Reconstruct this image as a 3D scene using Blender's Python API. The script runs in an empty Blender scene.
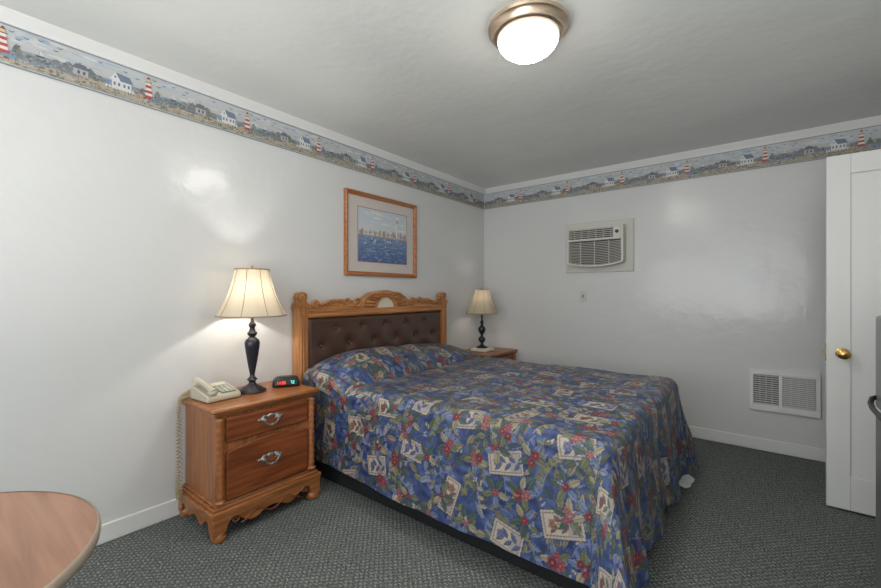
import bpy, bmesh, math, random
import numpy as np
from mathutils import Vector, Matrix
PI = math.pi
random.seed(4)
C = bpy.context.scene.collection

# ------------------------------------------------------------ colours / materials
def lin(r, g, b):
    f = lambda c: (c/255/12.92) if c/255 <= .04045 else ((c/255+.055)/1.055)**2.4
    return (f(r), f(g), f(b), 1)

def mat(name, col, rough=.5, metal=0, spec=.5, bump=None, emis=None):
    m = bpy.data.materials.new(name); m.use_nodes = True
    nt = m.node_tree; b = nt.nodes['Principled BSDF']
    b.inputs['Base Color'].default_value = lin(*col)
    b.inputs['Roughness'].default_value = rough
    b.inputs['Metallic'].default_value = metal
    b.inputs['Specular IOR Level'].default_value = spec
    if emis:
        b.inputs['Emission Color'].default_value = lin(*emis[0]); b.inputs['Emission Strength'].default_value = emis[1]
    if bump:
        sc, st, dist = bump
        tc = nt.nodes.new('ShaderNodeTexCoord'); n = nt.nodes.new('ShaderNodeTexNoise')
        n.inputs['Scale'].default_value = sc; n.inputs['Detail'].default_value = 4
        bp = nt.nodes.new('ShaderNodeBump'); bp.inputs['Strength'].default_value = st; bp.inputs['Distance'].default_value = dist
        nt.links.new(tc.outputs['Object'], n.inputs['Vector']); nt.links.new(n.outputs['Fac'], bp.inputs['Height'])
        nt.links.new(bp.outputs['Normal'], b.inputs['Normal'])
    return m

def wood(name, c1, c2, axis='y', rough=.38, sc=1.0):
    m = mat(name, c1, rough); nt = m.node_tree; b = nt.nodes['Principled BSDF']
    tc = nt.nodes.new('ShaderNodeTexCoord'); mp = nt.nodes.new('ShaderNodeMapping')
    s = {'x': (2, 30, 30), 'y': (30, 2, 30), 'z': (30, 30, 2)}[axis]
    mp.inputs['Scale'].default_value = [k*sc for k in s]
    n = nt.nodes.new('ShaderNodeTexNoise'); n.inputs['Scale'].default_value = 1.6; n.inputs['Detail'].default_value = 6
    n.inputs['Distortion'].default_value = .6
    r = nt.nodes.new('ShaderNodeValToRGB')
    r.color_ramp.elements[0].position = .35; r.color_ramp.elements[0].color = lin(*c2)
    r.color_ramp.elements[1].position = .62; r.color_ramp.elements[1].color = lin(*c1)
    bp = nt.nodes.new('ShaderNodeBump'); bp.inputs['Strength'].default_value = .15; bp.inputs['Distance'].default_value = .002
    L = nt.links.new
    L(tc.outputs['Object'], mp.inputs['Vector']); L(mp.outputs['Vector'], n.inputs['Vector'])
    L(n.outputs['Fac'], r.inputs['Fac']); L(r.outputs['Color'], b.inputs['Base Color'])
    L(n.outputs['Fac'], bp.inputs['Height']); L(bp.outputs['Normal'], b.inputs['Normal'])
    return m

def plaster(name, col, rough, sc=3.0, st=.35):
    m = mat(name, col, rough); nt = m.node_tree; b = nt.nodes['Principled BSDF']; L = nt.links.new
    tc = nt.nodes.new('ShaderNodeTexCoord')
    n1 = nt.nodes.new('ShaderNodeTexNoise'); n1.inputs['Scale'].default_value = sc; n1.inputs['Detail'].default_value = 2
    n2 = nt.nodes.new('ShaderNodeTexNoise'); n2.inputs['Scale'].default_value = 18; n2.inputs['Detail'].default_value = 2
    L(tc.outputs['Object'], n1.inputs['Vector']); L(tc.outputs['Object'], n2.inputs['Vector'])
    b1 = nt.nodes.new('ShaderNodeBump'); b1.inputs['Strength'].default_value = st; b1.inputs['Distance'].default_value = .04
    b2 = nt.nodes.new('ShaderNodeBump'); b2.inputs['Strength'].default_value = st*1.1; b2.inputs['Distance'].default_value = .006
    L(n1.outputs['Fac'], b1.inputs['Height']); L(n2.outputs['Fac'], b2.inputs['Height'])
    L(b1.outputs['Normal'], b2.inputs['Normal']); L(b2.outputs['Normal'], b.inputs['Normal'])
    return m

def vcol(name, rough=.6, spec=.4):
    m = mat(name, (128, 128, 128), rough, spec=spec); nt = m.node_tree
    a = nt.nodes.new('ShaderNodeVertexColor'); a.layer_name = 'Col'
    nt.links.new(a.outputs['Color'], nt.nodes['Principled BSDF'].inputs['Base Color'])
    return m

# ------------------------------------------------------------ geometry helpers
def B(): return bmesh.new()
def box(bm, x0, x1, y0, y1, z0, z1):
    v = [bm.verts.new(p) for p in ((x0,y0,z0),(x1,y0,z0),(x1,y1,z0),(x0,y1,z0),(x0,y0,z1),(x1,y0,z1),(x1,y1,z1),(x0,y1,z1))]
    for f in ((3,2,1,0),(4,5,6,7),(0,1,5,4),(1,2,6,5),(2,3,7,6),(3,0,4,7)): bm.faces.new([v[i] for i in f])
    return bm
def lathe(bm, prof, c=(0,0,0), seg=32, M=None, mod=None):
    rings = []
    for (r, z) in prof:
        ring = []
        for k in range(seg):
            a = 2*PI*k/seg; rr = r*(mod(a) if mod else 1)
            p = Vector((rr*math.cos(a), rr*math.sin(a), z))
            if M is not None: p = M @ p
            ring.append(bm.verts.new(p+Vector(c)))
        rings.append(ring)
    for i in range(len(rings)-1):
        for k in range(seg):
            bm.faces.new((rings[i][k], rings[i][(k+1)%seg], rings[i+1][(k+1)%seg], rings[i+1][k]))
    if prof[0][0] > 0 and mod is None: bm.faces.new(list(reversed(rings[0])))
    if prof[-1][0] > 0 and mod is None: bm.faces.new(rings[-1])
    return bm
def tube(bm, pts, r, seg=8, cap=True):
    pts = [Vector(p) for p in pts]; n = len(pts)
    rs = r if isinstance(r, (list, tuple)) else [r]*n
    up = None; rings = []
    for i, p in enumerate(pts):
        t = (pts[min(i+1, n-1)]-pts[max(i-1, 0)]).normalized()
        if up is None:
            up = Vector((0,0,1)) if abs(t.z) < .9 else Vector((1,0,0))
        s = t.cross(up).normalized(); up = s.cross(t).normalized()
        rings.append([bm.verts.new(p+(s*math.cos(2*PI*k/seg)+up*math.sin(2*PI*k/seg))*rs[i]) for k in range(seg)])
    for i in range(n-1):
        for k in range(seg):
            bm.faces.new((rings[i][k], rings[i][(k+1)%seg], rings[i+1][(k+1)%seg], rings[i+1][k]))
    if cap: bm.faces.new(list(reversed(rings[0]))); bm.faces.new(rings[-1])
    return bm
def ball(bm, c, s, seg=16, rot=None):
    M = Matrix.Translation(c)
    if rot is not None: M = M @ rot
    M = M @ Matrix.Diagonal((s[0], s[1], s[2], 1))
    bmesh.ops.create_uvsphere(bm, u_segments=seg, v_segments=seg//2, radius=1, matrix=M); return bm
def prism(bm, pts, d0, d1, axis='x'):
    def P(a, b, d):
        return {'x': (d, a, b), 'y': (a, d, b), 'z': (a, b, d)}[axis]
    v0 = [bm.verts.new(P(a, b, d0)) for a, b in pts]; v1 = [bm.verts.new(P(a, b, d1)) for a, b in pts]
    n = len(pts)
    bm.faces.new(v0); bm.faces.new(list(reversed(v1)))
    for i in range(n): bm.faces.new((v0[i], v1[i], v1[(i+1)%n], v0[(i+1)%n]))
    return bm
def wloc(p):
    v = Vector((0,0,0))
    while p is not None: v += p.location; p = p.parent
    return v
def obj(name, bm, m, parent=None, bevel=0, smooth=True, world=False, ang=35, fixn=True, seg=2):
    if world and parent is not None: bmesh.ops.translate(bm, verts=bm.verts, vec=-wloc(parent))
    if fixn: bmesh.ops.recalc_face_normals(bm, faces=bm.faces)
    me = bpy.data.meshes.new(name); bm.to_mesh(me); bm.free()
    me.materials.append(m)
    if smooth:
        me.polygons.foreach_set('use_smooth', [True]*len(me.polygons)); me.set_sharp_from_angle(angle=math.radians(ang))
    o = bpy.data.objects.new(name, me); C.objects.link(o); o.parent = parent
    if bevel:
        md = o.modifiers.new('bevel', 'BEVEL'); md.width = bevel; md.segments = seg; md.limit_method = 'ANGLE'; md.angle_limit = math.radians(40)
        me.polygons.foreach_set('use_smooth', [True]*len(me.polygons))
        md.harden_normals = False
    return o
def thing(name, label, cat, loc=(0,0,0), group=None, rz=0):
    o = bpy.data.objects.new(name, None); C.objects.link(o); o.location = loc; o.rotation_euler = (0,0,rz)
    o.empty_display_size = .1
    return tag(o, label, cat, group)
def tag(o, label, cat, group=None):
    o['label'] = label; o['category'] = cat
    if group: o['group'] = group
    return o
def struct(name, bm, m, **k):
    o = obj(name, bm, m, **k)
    if o.parent is None: o['kind'] = 'structure'
    return o

class Art:
    """flat coloured polygons stacked on a plane"""
    def __init__(s, o, u, v, n, eps=.0003, wash=0):
        s.o, s.u, s.v, s.n, s.eps = Vector(o), Vector(u), Vector(v), Vector(n), eps; s.P = []; s.wash = wash
    def poly(s, pts, col, layer): s.P.append((pts, col, layer))
    def rect(s, a, b, c, d, col, layer): s.poly([(a,c),(b,c),(b,d),(a,d)], col, layer)
    def build(s, name, m, parent=None, world=True):
        bm = B(); cl = bm.loops.layers.float_color.new('Col'); off = wloc(parent) if (parent is not None and world) else Vector((0,0,0))
        W = lambda c: lin(*[v*(1-s.wash)+g*s.wash for v, g in zip(c, (192,194,192))])
        for i, (pts, col, layer) in enumerate(s.P):
            h = s.eps*(layer+(i % 40)/42.0)
            vs = [bm.verts.new(s.o+s.u*a+s.v*b+s.n*h-off) for a, b in pts]
            f = bm.faces.new(vs)
            if isinstance(col, list):
                for l, c in zip(f.loops, col): l[cl] = W(c)
            else:
                for l in f.loops: l[cl] = W(col)
        return obj(name, bm, m, parent, smooth=False, fixn=False)

# ------------------------------------------------------------ room
RX, Y0, Y1, H = 3.65, -1.35, 4.056, 2.44
M_wall = plaster('wall_paint', (216, 216, 215), .22, 2.4, .25)
M_ceil = plaster('ceiling_paint', (222, 224, 220), .26, 2.0, .3)
M_trim = mat('white_trim', (226, 226, 224), .35, bump=(9, .1, .004))
M_door = mat('door_paint', (226, 226, 224), .35, bump=(8, .08, .003))

mc = mat('carpet', (70, 78, 80), .95, spec=.12); nt = mc.node_tree; L = nt.links.new
tc = nt.nodes.new('ShaderNodeTexCoord')
mp = nt.nodes.new('ShaderNodeMapping'); mp.inputs['Rotation'].default_value = (0, 0, PI/4)
L(tc.outputs['Object'], mp.inputs['Vector'])
def wave(dr):
    w1 = nt.nodes.new('ShaderNodeTexWave'); w1.inputs['Scale'].default_value = 15; w1.bands_direction = dr; w1.inputs['Distortion'].default_value = 4.5; w1.inputs['Detail Scale'].default_value = 6; w1.inputs['Detail'].default_value = 3
    L(mp.outputs['Vector'], w1.inputs['Vector']); return w1
w1, w2 = wave('X'), wave('Y')
mu = nt.nodes.new('ShaderNodeMath'); mu.operation = 'MULTIPLY'; L(w1.outputs['Fac'], mu.inputs[0]); L(w2.outputs['Fac'], mu.inputs[1])
nn = nt.nodes.new('ShaderNodeTexNoise'); nn.inputs['Scale'].default_value = 130; nn.inputs['Detail'].default_value = 3; L(tc.outputs['Object'], nn.inputs['Vector'])
ad = nt.nodes.new('ShaderNodeMath'); ad.operation = 'MULTIPLY_ADD'; L(nn.outputs['Fac'], ad.inputs[0]); ad.inputs[1].default_value = 1.7
hf = nt.nodes.new('ShaderNodeMath'); hf.operation = 'MULTIPLY'; L(mu.outputs[0], hf.inputs[0]); hf.inputs[1].default_value = .5; L(hf.outputs[0], ad.inputs[2])
sb = nt.nodes.new('ShaderNodeMath'); sb.operation = 'SUBTRACT'; L(ad.outputs[0], sb.inputs[0]); sb.inputs[1].default_value = .52
rp = nt.nodes.new('ShaderNodeValToRGB'); rp.color_ramp.elements[0].position = .12; rp.color_ramp.elements[0].color = lin(66, 71, 73)
rp.color_ramp.elements[1].position = .95; rp.color_ramp.elements[1].color = lin(160, 160, 150)
e = rp.color_ramp.elements.new(.5); e.color = lin(106, 111, 110)
L(sb.outputs[0], rp.inputs['Fac']); L(rp.outputs['Color'], nt.nodes['Principled BSDF'].inputs['Base Color'])
bp = nt.nodes.new('ShaderNodeBump'); bp.inputs['Strength'].default_value = .5; bp.inputs['Distance'].default_value = .005
L(sb.outputs[0], bp.inputs['Height']); L(bp.outputs['Normal'], nt.nodes['Principled BSDF'].inputs['Normal'])

T = .12
struct('floor', box(B(), -T, RX+T, Y0-T, Y1+T, -.1, 0), mc, smooth=False)
struct('ceiling', box(B(), -T, RX+T, Y0-T, Y1+T, H, H+.1), M_ceil, smooth=False)
struct('wall_left', box(B(), -T, 0, Y0-T, Y1+T, 0, H), M_wall, smooth=False)
struct('wall_back', box(B(), 0, RX, Y1, Y1+T, 0, H), M_wall, smooth=False)
struct('wall_right', box(B(), RX, RX+T, Y0-T, Y1+T, 0, H), M_wall, smooth=False)
bm = B()
box(bm, 0, .5, Y0-T, Y0, 0, H); box(bm, 3.0, RX, Y0-T, Y0, 0, H); box(bm, .5, 3.0, Y0-T, Y0, 0, .8); box(bm, .5, 3.0, Y0-T, Y0, 2.15, H)
struct('wall_front', bm, M_wall, smooth=False)
bm = B()
box(bm, .5, 3.0, Y0-.08, Y0-.03, .8, .85); box(bm, .5, 3.0, Y0-.08, Y0-.03, 2.1, 2.15)
for x in (.5, 1.72, 2.95): box(bm, x, x+.05, Y0-.08, Y0-.03, .85, 2.1)
struct('window_1', bm, M_trim)  # unseen window, added so fill light can enter the room
def bboard(name, *a): struct(name, box(B(), *a), M_trim, bevel=.006)
bboard('baseboard_left', 0, .014, Y0, Y1, 0, .095)
bboard('baseboard_back', .014, RX-.014, Y1-.014, Y1, 0, .095)
bboard('baseboard_right', RX-.014, RX, Y0, Y1, 0, .095)
struct('trim_1', prism(B(), [(0, H-.055), (.006, H-.055), (.014, H-.03), (.03, H-.012), (.034, H), (0, H)], Y0, Y1, 'y'), M_trim)
bm = B(); prism(bm, [(Y1, H-.055), (Y1-.006, H-.055), (Y1-.014, H-.03), (Y1-.03, H-.012), (Y1-.034, H), (Y1, H)], .03, RX, 'x')
struct('trim_2', bm, M_trim)

# open door standing parallel to the back wall
bm = B(); dx0, dx1, dy0, dy1 = 2.84, 3.62, 3.2, 3.236
box(bm, dx0, dx0+.1, dy0, dy1, .012, 2.01); box(bm, dx1-.1, dx1, dy0, dy1, .012, 2.01)
box(bm, dx0+.1, dx1-.1, dy0, dy1, 1.9, 2.01); box(bm, dx0+.1, dx1-.1, dy0, dy1, .012, .2)
box(bm, dx0+.1, dx1-.1, dy0+.010, dy1-.010, .2, 1.9)
door = struct('door_1', bm, M_door, bevel=.003)
M_brass = mat('brass', (206, 168, 100), .25, 1)
Mx = Matrix.Rotation(PI/2, 4, 'X')
bm = B(); lathe(bm, [(.03, 0), (.03, .004), (.022, .008), (.011, .012), (.011, .03), (.02, .036), (.028, .048), (.027, .062), (.016, .07), (0.001, .072)], (2.906, dy0, .89), 24, Mx)
struct('door_knob', bm, M_brass, parent=door)
bm = B(); box(bm, dx0-.002, dx0, dy0+.006, dy1-.006, .84, .94); box(bm, dx0-.010, dx0-.001, dy0+.011, dy1-.011, .88, .9)
struct('latch_plate', bm, M_brass, parent=door)

# ------------------------------------------------------------ wallpaper border
M_art = vcol('printed_paper', .55)
BH, BZ = .175, 2.208
def border(name, o, u, n, length, first, label, seed):
    R = random.Random(seed)
    A = Art(o, u, (0,0,1), n, wash=.15); per = .526
    A.rect(0, length, 0, BH, [(176,170,156), (176,170,156), (196,202,208), (196,202,208)], 1)
    k = int((0-first)//per)-1
    def ok(a, b): return a >= 0 and b <= length
    def poly(pts, col, lay):
        pts = [(min(max(a, 0), length), b) for a, b in pts]
        if max(p[0] for p in pts)-min(p[0] for p in pts) > 1e-4:
            q = []
            for p in pts:
                if not q or (abs(p[0]-q[-1][0])+abs(p[1]-q[-1][1])) > 1e-6: q.append(p)
            if len(q) > 2: A.poly(q, col, lay)
    def dab(x, z, w, h, c, lay):
        n_ = 7; poly([(x+w*.5*math.cos(2*PI*j/n_)*R.uniform(.7, 1.2), z+h*.5*math.sin(2*PI*j/n_)*R.uniform(.7, 1.2)) for j in range(n_)], c, lay)
    while first+(k-1)*per < length:
        s = first+k*per
        for j in range(34):
            dab(s-R.uniform(0, .526), R.uniform(.095, .165), R.uniform(.03, .09), R.uniform(.005, .016), R.choice([(214,216,216), (176,188,200), (192,186,176), (158,176,194), (204,208,210)]), 2)
        poly([(s-.526, .06), (s-.46, .085), (s-.3, .09), (s-.16, .083), (s, .088), (s, .03), (s-.526, .03)], (120,144,172), 3)
        for j in range(34):
            a = R.uniform(-.52, -.02); z = R.uniform(.035, .084); w = R.uniform(.02, .07)
            poly([(s+a, z), (s+a+w/2, z-.003), (s+a+w, z), (s+a+w/2, z+.003)], R.choice([(168,184,196), (90,114,146), (200,206,208), (148,154,160), (78,100,130)]), 4)
        poly([(s-.526, 0), (s-.526, .035), (s-.45, .03), (s-.38, .05), (s-.3, .042), (s-.24, .058), (s-.1, .062), (s-.03, .072), (s+.0, .035), (s, 0)], (176,160,138), 5)
        poly([(s-.526, 0), (s-.5, .014), (s-.4, .024), (s-.3, .016), (s-.2, .03), (s-.08, .022), (s, .012), (s, 0)], (152,146,134), 6)
        for j in range(120):
            dab(s-R.uniform(0, .526), R.uniform(.008, .060), R.uniform(.006, .022), R.uniform(.004, .011), R.choice([(110,120,112), (134,116,100), (96,112,134), (196,190,174), (144,112,98), (74,84,102), (156,170,180), (184,162,134), (90,104,90)]), 7)
        for j in range(80):
            a = -R.uniform(0, .52); z = R.uniform(.02, .06); l_ = R.uniform(-.008, .008)
            poly([(s+a, z), (s+a+.003, z), (s+a+l_, z+R.uniform(.014, .03))], R.choice([(84,102,82), (128,122,90), (66,86,82), (150,140,110)]), 8)
        for (a, z, w, h, c) in ((-.34, .055, .05, .05, (114,120,124)), (-.30, .055, .05, .062, (126,126,132)), (-.26, .058, .045, .048, (108,118,116)), (-.215, .058, .03, .028, (118,126,112)), (-.06, .06, .045, .022, (114,122,108)), (-.47, .05, .06, .03, (122,128,124)), (-.41, .055, .04, .022, (112,116,112)), (-.37, .055, .03, .04, (118,124,122)), (-.035, .06, .02, .035, (102,114,104)), (-.5, .055, .03, .05, (110,120,118))):
            poly([(s+a, z), (s+a+w, z), (s+a+w*.95, z+h*.5), (s+a+w*.7, z+h*.85), (s+a+w*.5, z+h), (s+a+w*.25, z+h*.8), (s+a+.02*w, z+h*.45)], c, 8)
            for j in range(10):
                dab(s+a+w*R.uniform(.1, .9), z+h*R.uniform(.1, .85), .011, .009, R.choice([(84,94,100), (154,158,154), (100,108,96), (136,118,120)]), 9)
        if ok(s-.31, s-.235):
            A.rect(s-.3, s-.245, .055, .085, (180,174,172), 10); A.poly([(s-.306, .085), (s-.239, .085), (s-.255, .108), (s-.29, .108)], (98,102,118), 11)
            A.rect(s-.285, s-.276, .062, .078, (72,78,98), 12); A.rect(s-.265, s-.256, .062, .078, (72,78,98), 12)
        if ok(s-.18, s-.06):
            A.rect(s-.155, s-.075, .052, .092, (220,220,218), 10)
            A.poly([(s-.163, .09), (s-.12, .09), (s-.14, .128)], (226,226,224), 11)
            A.poly([(s-.12, .09), (s-.068, .09), (s-.082, .122), (s-.14, .128)], (104,120,144), 11)
            for q in (-.148, -.13, -.108, -.09): A.rect(s+q, s+q+.008, .064, .08, (96,104,122), 12)
            A.rect(s-.145, s-.138, .1, .111, (96,104,122), 12)
            for q in range(9): A.rect(s-.18+q*.0135, s-.174+q*.0135, .044, .058, (222,222,218), 12)
            A.rect(s-.18, s-.06, .049, .052, (222,222,218), 12)
        if ok(s-.022, s+.022):
            for j in range(6):
                z0 = .05+j*.0135; z1 = z0+.0135; w0 = .0175-.0012*j; w1 = w0-.0012
                A.poly([(s-w0, z0), (s+w0, z0), (s+w1, z1), (s-w1, z1)], (186,62,58) if j % 2 == 0 else (226,224,218), 12)
            A.rect(s-.014, s+.014, .131, .135, (70,60,64), 13); A.rect(s-.007, s+.007, .135, .149, (214,192,148), 13)
            A.poly([(s-.01, .149), (s+.01, .149), (s, .163)], (150,46,44), 13)
        if ok(s-.45, s-.38):
            A.poly([(s-.43, .085), (s-.395, .085), (s-.402, .077), (s-.424, .077)], (84,78,90), 10)
            A.poly([(s-.413, .088), (s-.413, .112), (s-.397, .088)], (220,220,218), 10); A.poly([(s-.417, .088), (s-.417, .107), (s-.428, .088)], (200,204,208), 10)
        for (a, z) in ((-.48, .125), (-.455, .14), (-.36, .13), (-.2, .15), (-.345, .148), (-.10, .145), (-.41, .152), (-.50, .15), (-.05, .13)):
            if ok(s+a-.012, s+a+.012):
                A.poly([(s+a-.011, z+.005), (s+a-.004, z+.004), (s+a, z), (s+a+.004, z+.004), (s+a+.011, z+.005), (s+a+.003, z-.003), (s+a-.003, z-.003)], (96,118,150), 10)
        k += 1
    A.rect(0, length, 0, .006, (108,128,140), 14); A.rect(0, length, .006, .009, (206,200,184), 14)
    A.rect(0, length, BH-.005, BH, (128,142,152), 14)
    o = A.build(name, M_art); return tag(o, label, 'wallpaper border')
border('wallpaper_border', (.0001, Y0, BZ), (0,1,0), (1,0,0), Y1-Y0-.005, .206-Y0, 'seaside wallpaper border with lighthouses running above the framed picture and headboard', 1)
border('wallpaper_border', (.005, Y1-.0001, BZ), (1,0,0), (0,-1,0), RX-.01, .464, 'seaside wallpaper border with lighthouses running above the air conditioner and door', 2)

# ------------------------------------------------------------ woods & metals
W_case = wood('oak_case', (172,110,64), (130,80,42), 'y', .32)
W_casez = wood('oak_upright', (170,108,64), (128,78,42), 'z', .32)
W_draw = wood('oak_drawer', (144,78,42), (104,54,28), 'y', .26)
W_head = wood('oak_headboard', (194,136,84), (152,96,54), 'y', .32)
W_headz = wood('oak_headboard_post', (194,136,84), (150,94,52), 'z', .32)
W_table = wood('laminate_top', (160,118,94), (132,94,74), 'x', .34, .7)
M_pewter = mat('pewter', (190,188,184), .3, 1, bump=(90, .2, .002))
M_black = mat('black_plastic', (22,22,24), .35)

def nightstand(loc, h, label):
    t = thing('nightstand', label, 'nightstand', loc, 'matching oak nightstands')
    k = h-.655
    obj('case', box(B(), -.2, .19, -.275, .275, .15, .63+k), W_casez, t, bevel=.004)
    bm = B(); box(bm, -.215, .225, -.305, .305, .633+k, h)
    obj('tabletop', bm, W_case, t, bevel=.010, seg=3)
    obj('top_moulding', prism(B(), [(-.205,.612+k),(.2,.612+k),(.214,.628+k),(.214,.633+k),(-.205,.633+k)], -.29, .29, 'y'), W_case, t, bevel=.003)
    for s in (-1, 1):
        zs = [.175+i*(.43+k)/40 for i in range(41)]
        prof = [(.02 + (.0025*math.sin(i*1.9)) - (.006 if i in (0, 40) else 0) + (.006 if i in (1, 39) else 0), z) for i, z in enumerate(zs)]
        obj('corner_post', lathe(B(), prof, (.192, s*.262, 0), 20), W_casez, t)
    z0, z1 = .475+k, .6+k
    d = obj('drawer', box(B(), .188, .207, -.232, .232, z0, z1), W_draw, t, bevel=.007, seg=3)
    arch = [(-.232, .185), (.232, .185), (.232, .43+k)] + [(.232-.464*i/16, .43+k+.025*math.sin(PI*i/16)) for i in range(1, 16)] + [(-.232, .43+k)]
    d2 = obj('drawer', prism(B(), arch, .188, .207), W_draw, t, bevel=.007, seg=3)
    for dd, zc in ((d, (z0+z1)/2+.01), (d2, .335+k*.5)):
        bm = B()
        for s in (-1, 1):
            lathe(bm, [(.016,0),(.016,.003),(.012,.006),(.006,.008),(.006,.018),(.009,.022),(.001,.026)], (.207, s*.042, zc), 14, Matrix.Rotation(PI/2, 4, 'Y'))
            ball(bm, (.209, s*.062, zc+.002), (.004,.013,.008), 10); ball(bm, (.209, s*.034, zc+.016), (.004,.015,.007), 10)
        ball(bm, (.209, 0, zc+.014), (.005,.022,.012), 12)
        pts = [(.222+.006*math.sin(PI*i/14), -.042+.084*i/14, zc-.003-.028*math.sin(PI*i/14)**.6) for i in range(15)]
        tube(bm, pts, [.0035+.0025*math.sin(PI*i/14) for i in range(15)], 8)
        ball(bm, (.229, 0, zc-.03), (.006,.012,.008), 10)
        obj('bail_handle', bm, M_pewter, dd)
    bm = B()
    for (o, a, b) in ((0,.165,.175), (.014,.15,.165), (.028,.125,.15)):
        box(bm, -.205, .2+o, -.285-o, .285+o, a, b)
    obj('plinth_moulding', bm, W_case, t, bevel=.006, seg=3)
    def scal(w, n=48):
        top = [(-w, .128), (w, .128)]; low = []
        for i in range(n+1):
            q = 1-2*i/n; a = abs(q)
            z = .072 + .022*math.cos(a*PI*3.0) - .014*math.exp(-(a/.12)**2)
            if a > .78: z = .072-.022 - (a-.78)/.22*.02
            low.append((q*w, z))
        return top + low
    bm = B(); prism(bm, scal(.305), .205, .226); obj('apron', bm, W_case, t, bevel=.003)
    for s in (-1, 1):
        bm = B(); prism(bm, [(x+.005, z) for x, z in scal(.215)], s*.286, s*.306, 'y'); obj('apron', bm, W_case, t, bevel=.003)
    bm = B()
    for s in (-1, 1):
        pts = []
        for i in range(30):
            a = i/29*PI*2.2; r = .03*(1-i/40)
            pts.append((.228, s*(.2+r*math.cos(a)), .088+r*.7*math.sin(a)))
        tube(bm, pts, .004, 6)
    tube(bm, [(.228, -.17+.34*i/30, .078-.018*math.cos(i/30*4*PI)) for i in range(31)], .004, 6)
    obj('carving', bm, W_draw, t)
    for sx in (-.185, .198):
        for s in (-1, 1):
            obj('foot', lathe(B(), [(.02,0),(.033,.006),(.038,.02),(.036,.036),(.026,.05),(.03,.062),(.03,.075)], (sx, s*.268, 0), 20), W_case, t)
    return t
nightstand((.232, 1.17, 0), .655, 'oak two-drawer nightstand holding the telephone and clock, in front of the bed')
nightstand((.232, 3.715, 0), .615, 'oak nightstand in the far corner, mostly hidden behind the bed')

# ------------------------------------------------------------ bed
bed = thing('bed', 'double bed with carved oak headboard and tufted dark brown leather panel', 'bed', (1.1, 2.39, 0))
M_base = mat('bed_base_black', (30,31,34), .8, bump=(120,.3,.002)); M_white = mat('white_sheet', (224,224,224), .8, bump=(40,.2,.003))
bm = B(); box(bm, .12, 2.02, 1.64, 3.14, .0, .27); obj('platform', bm, M_base, bed, bevel=.01, world=True)
bm = B(); box(bm, .11, 2.04, 1.66, 3.12, .27, .44); obj('box_spring', bm, M_base, bed, bevel=.03, world=True, seg=3)
bm = B(); box(bm, .11, 2.04, 1.66, 3.12, .44, .615); obj('mattress', bm, M_white, bed, bevel=.05, world=True, seg=4)
bm = B(); box(bm, .02, .05, 1.63, 3.15, .25, 1.06)
hb = obj('headboard', bm, W_head, bed, bevel=.003, world=True)
HX = .085
for yc in (1.602, 3.178):
    bm = B(); box(bm, .012, HX+.005, yc-.036, yc+.036, 0, 1.13)
    for q in (-.018, 0, .018): tube(bm, [(HX+.006, yc+q, .5), (HX+.006, yc+q, 1.08)], .006, 8)
    box(bm, .006, HX+.014, yc-.044, yc+.044, 1.13, 1.145); box(bm, .01, HX+.01, yc-.04, yc+.04, 1.145, 1.16)
    prism(bm, [(yc-.034,1.16),(yc+.034,1.16),(yc+.026,1.178),(yc+.034,1.196),(yc+.03,1.218),(yc+.014,1.234),(yc-.008,1.238),(yc-.028,1.226),(yc-.036,1.204),(yc-.026,1.178)], .02, HX)
    pts = [(HX+.003, yc+.026*(1-i/34)*math.cos(i/28*PI*3+.4), 1.204+.026*(1-i/34)*math.sin(i/28*PI*3+.4)) for i in range(29)]
    tube(bm, pts, [.008-.003*i/28 for i in range(29)], 8)
    obj('post', bm, W_headz, hb, bevel=.003, world=True)
outl = [(1.638,1.155),(1.70,1.15),(1.78,1.165),(1.86,1.182),(1.94,1.186),(2.02,1.176),(2.08,1.156),(2.13,1.15),(2.285,1.15),(2.285,1.110)]
left = outl; right = [(4.78-y, z) for y, z in reversed(outl)]
pp = [(3.142,1.055),(1.638,1.055)] + left + right
bm = B(); prism(bm, pp, .03, HX); obj('top_rail', bm, W_head, hb, bevel=.005, world=True)
N = 40
arch = [(2.39-.275*math.cos(PI*i/N), 1.11+.135*math.sin(PI*i/N)**.75+.008*abs(math.sin(5*PI*i/N))*math.sin(PI*i/N)) for i in range(N+1)]
inner = [(2.39+.100*math.cos(PI*i/N), 1.113+.086*math.sin(PI*i/N)) for i in range(N+1)]
bm = B(); prism(bm, arch + inner, .03, HX+.004); obj('crest', bm, W_head, hb, bevel=.004, world=True)
bm = B(); prism(bm, [(2.39+.103*math.cos(PI*i/N), 1.108+.090*math.sin(PI*i/N)) for i in range(N+1)], .045, .068)
obj('crest_inset', bm, mat('cream_inset', (222,212,192), .4), hb, world=True)['label'] = 'pale cream half round inset'
bm = B()
tube(bm, [(HX+.004, 2.39-.262*math.cos(PI*i/30), 1.115+.122*math.sin(PI*i/30)**.75) for i in range(31)], .009, 8)
tube(bm, [(HX+.004, 2.39-.112*math.cos(PI*i/30), 1.114+.097*math.sin(PI*i/30)) for i in range(31)], .007, 8)
for i in range(13):
    a = PI*(i+.5)/13
    pts = [(HX+.004+.006*math.sin(PI*j/6), 2.39-(.13+.115*j/6)*math.cos(a+.12*math.sin(PI*j/6)*(1 if a < PI/2 else -1)), 1.117+(.100+.018*j/6)*math.sin(a)) for j in range(7)]
    tube(bm, pts, [.004+.009*math.sin(PI*(j+.5)/7) for j in range(7)], 8)
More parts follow.
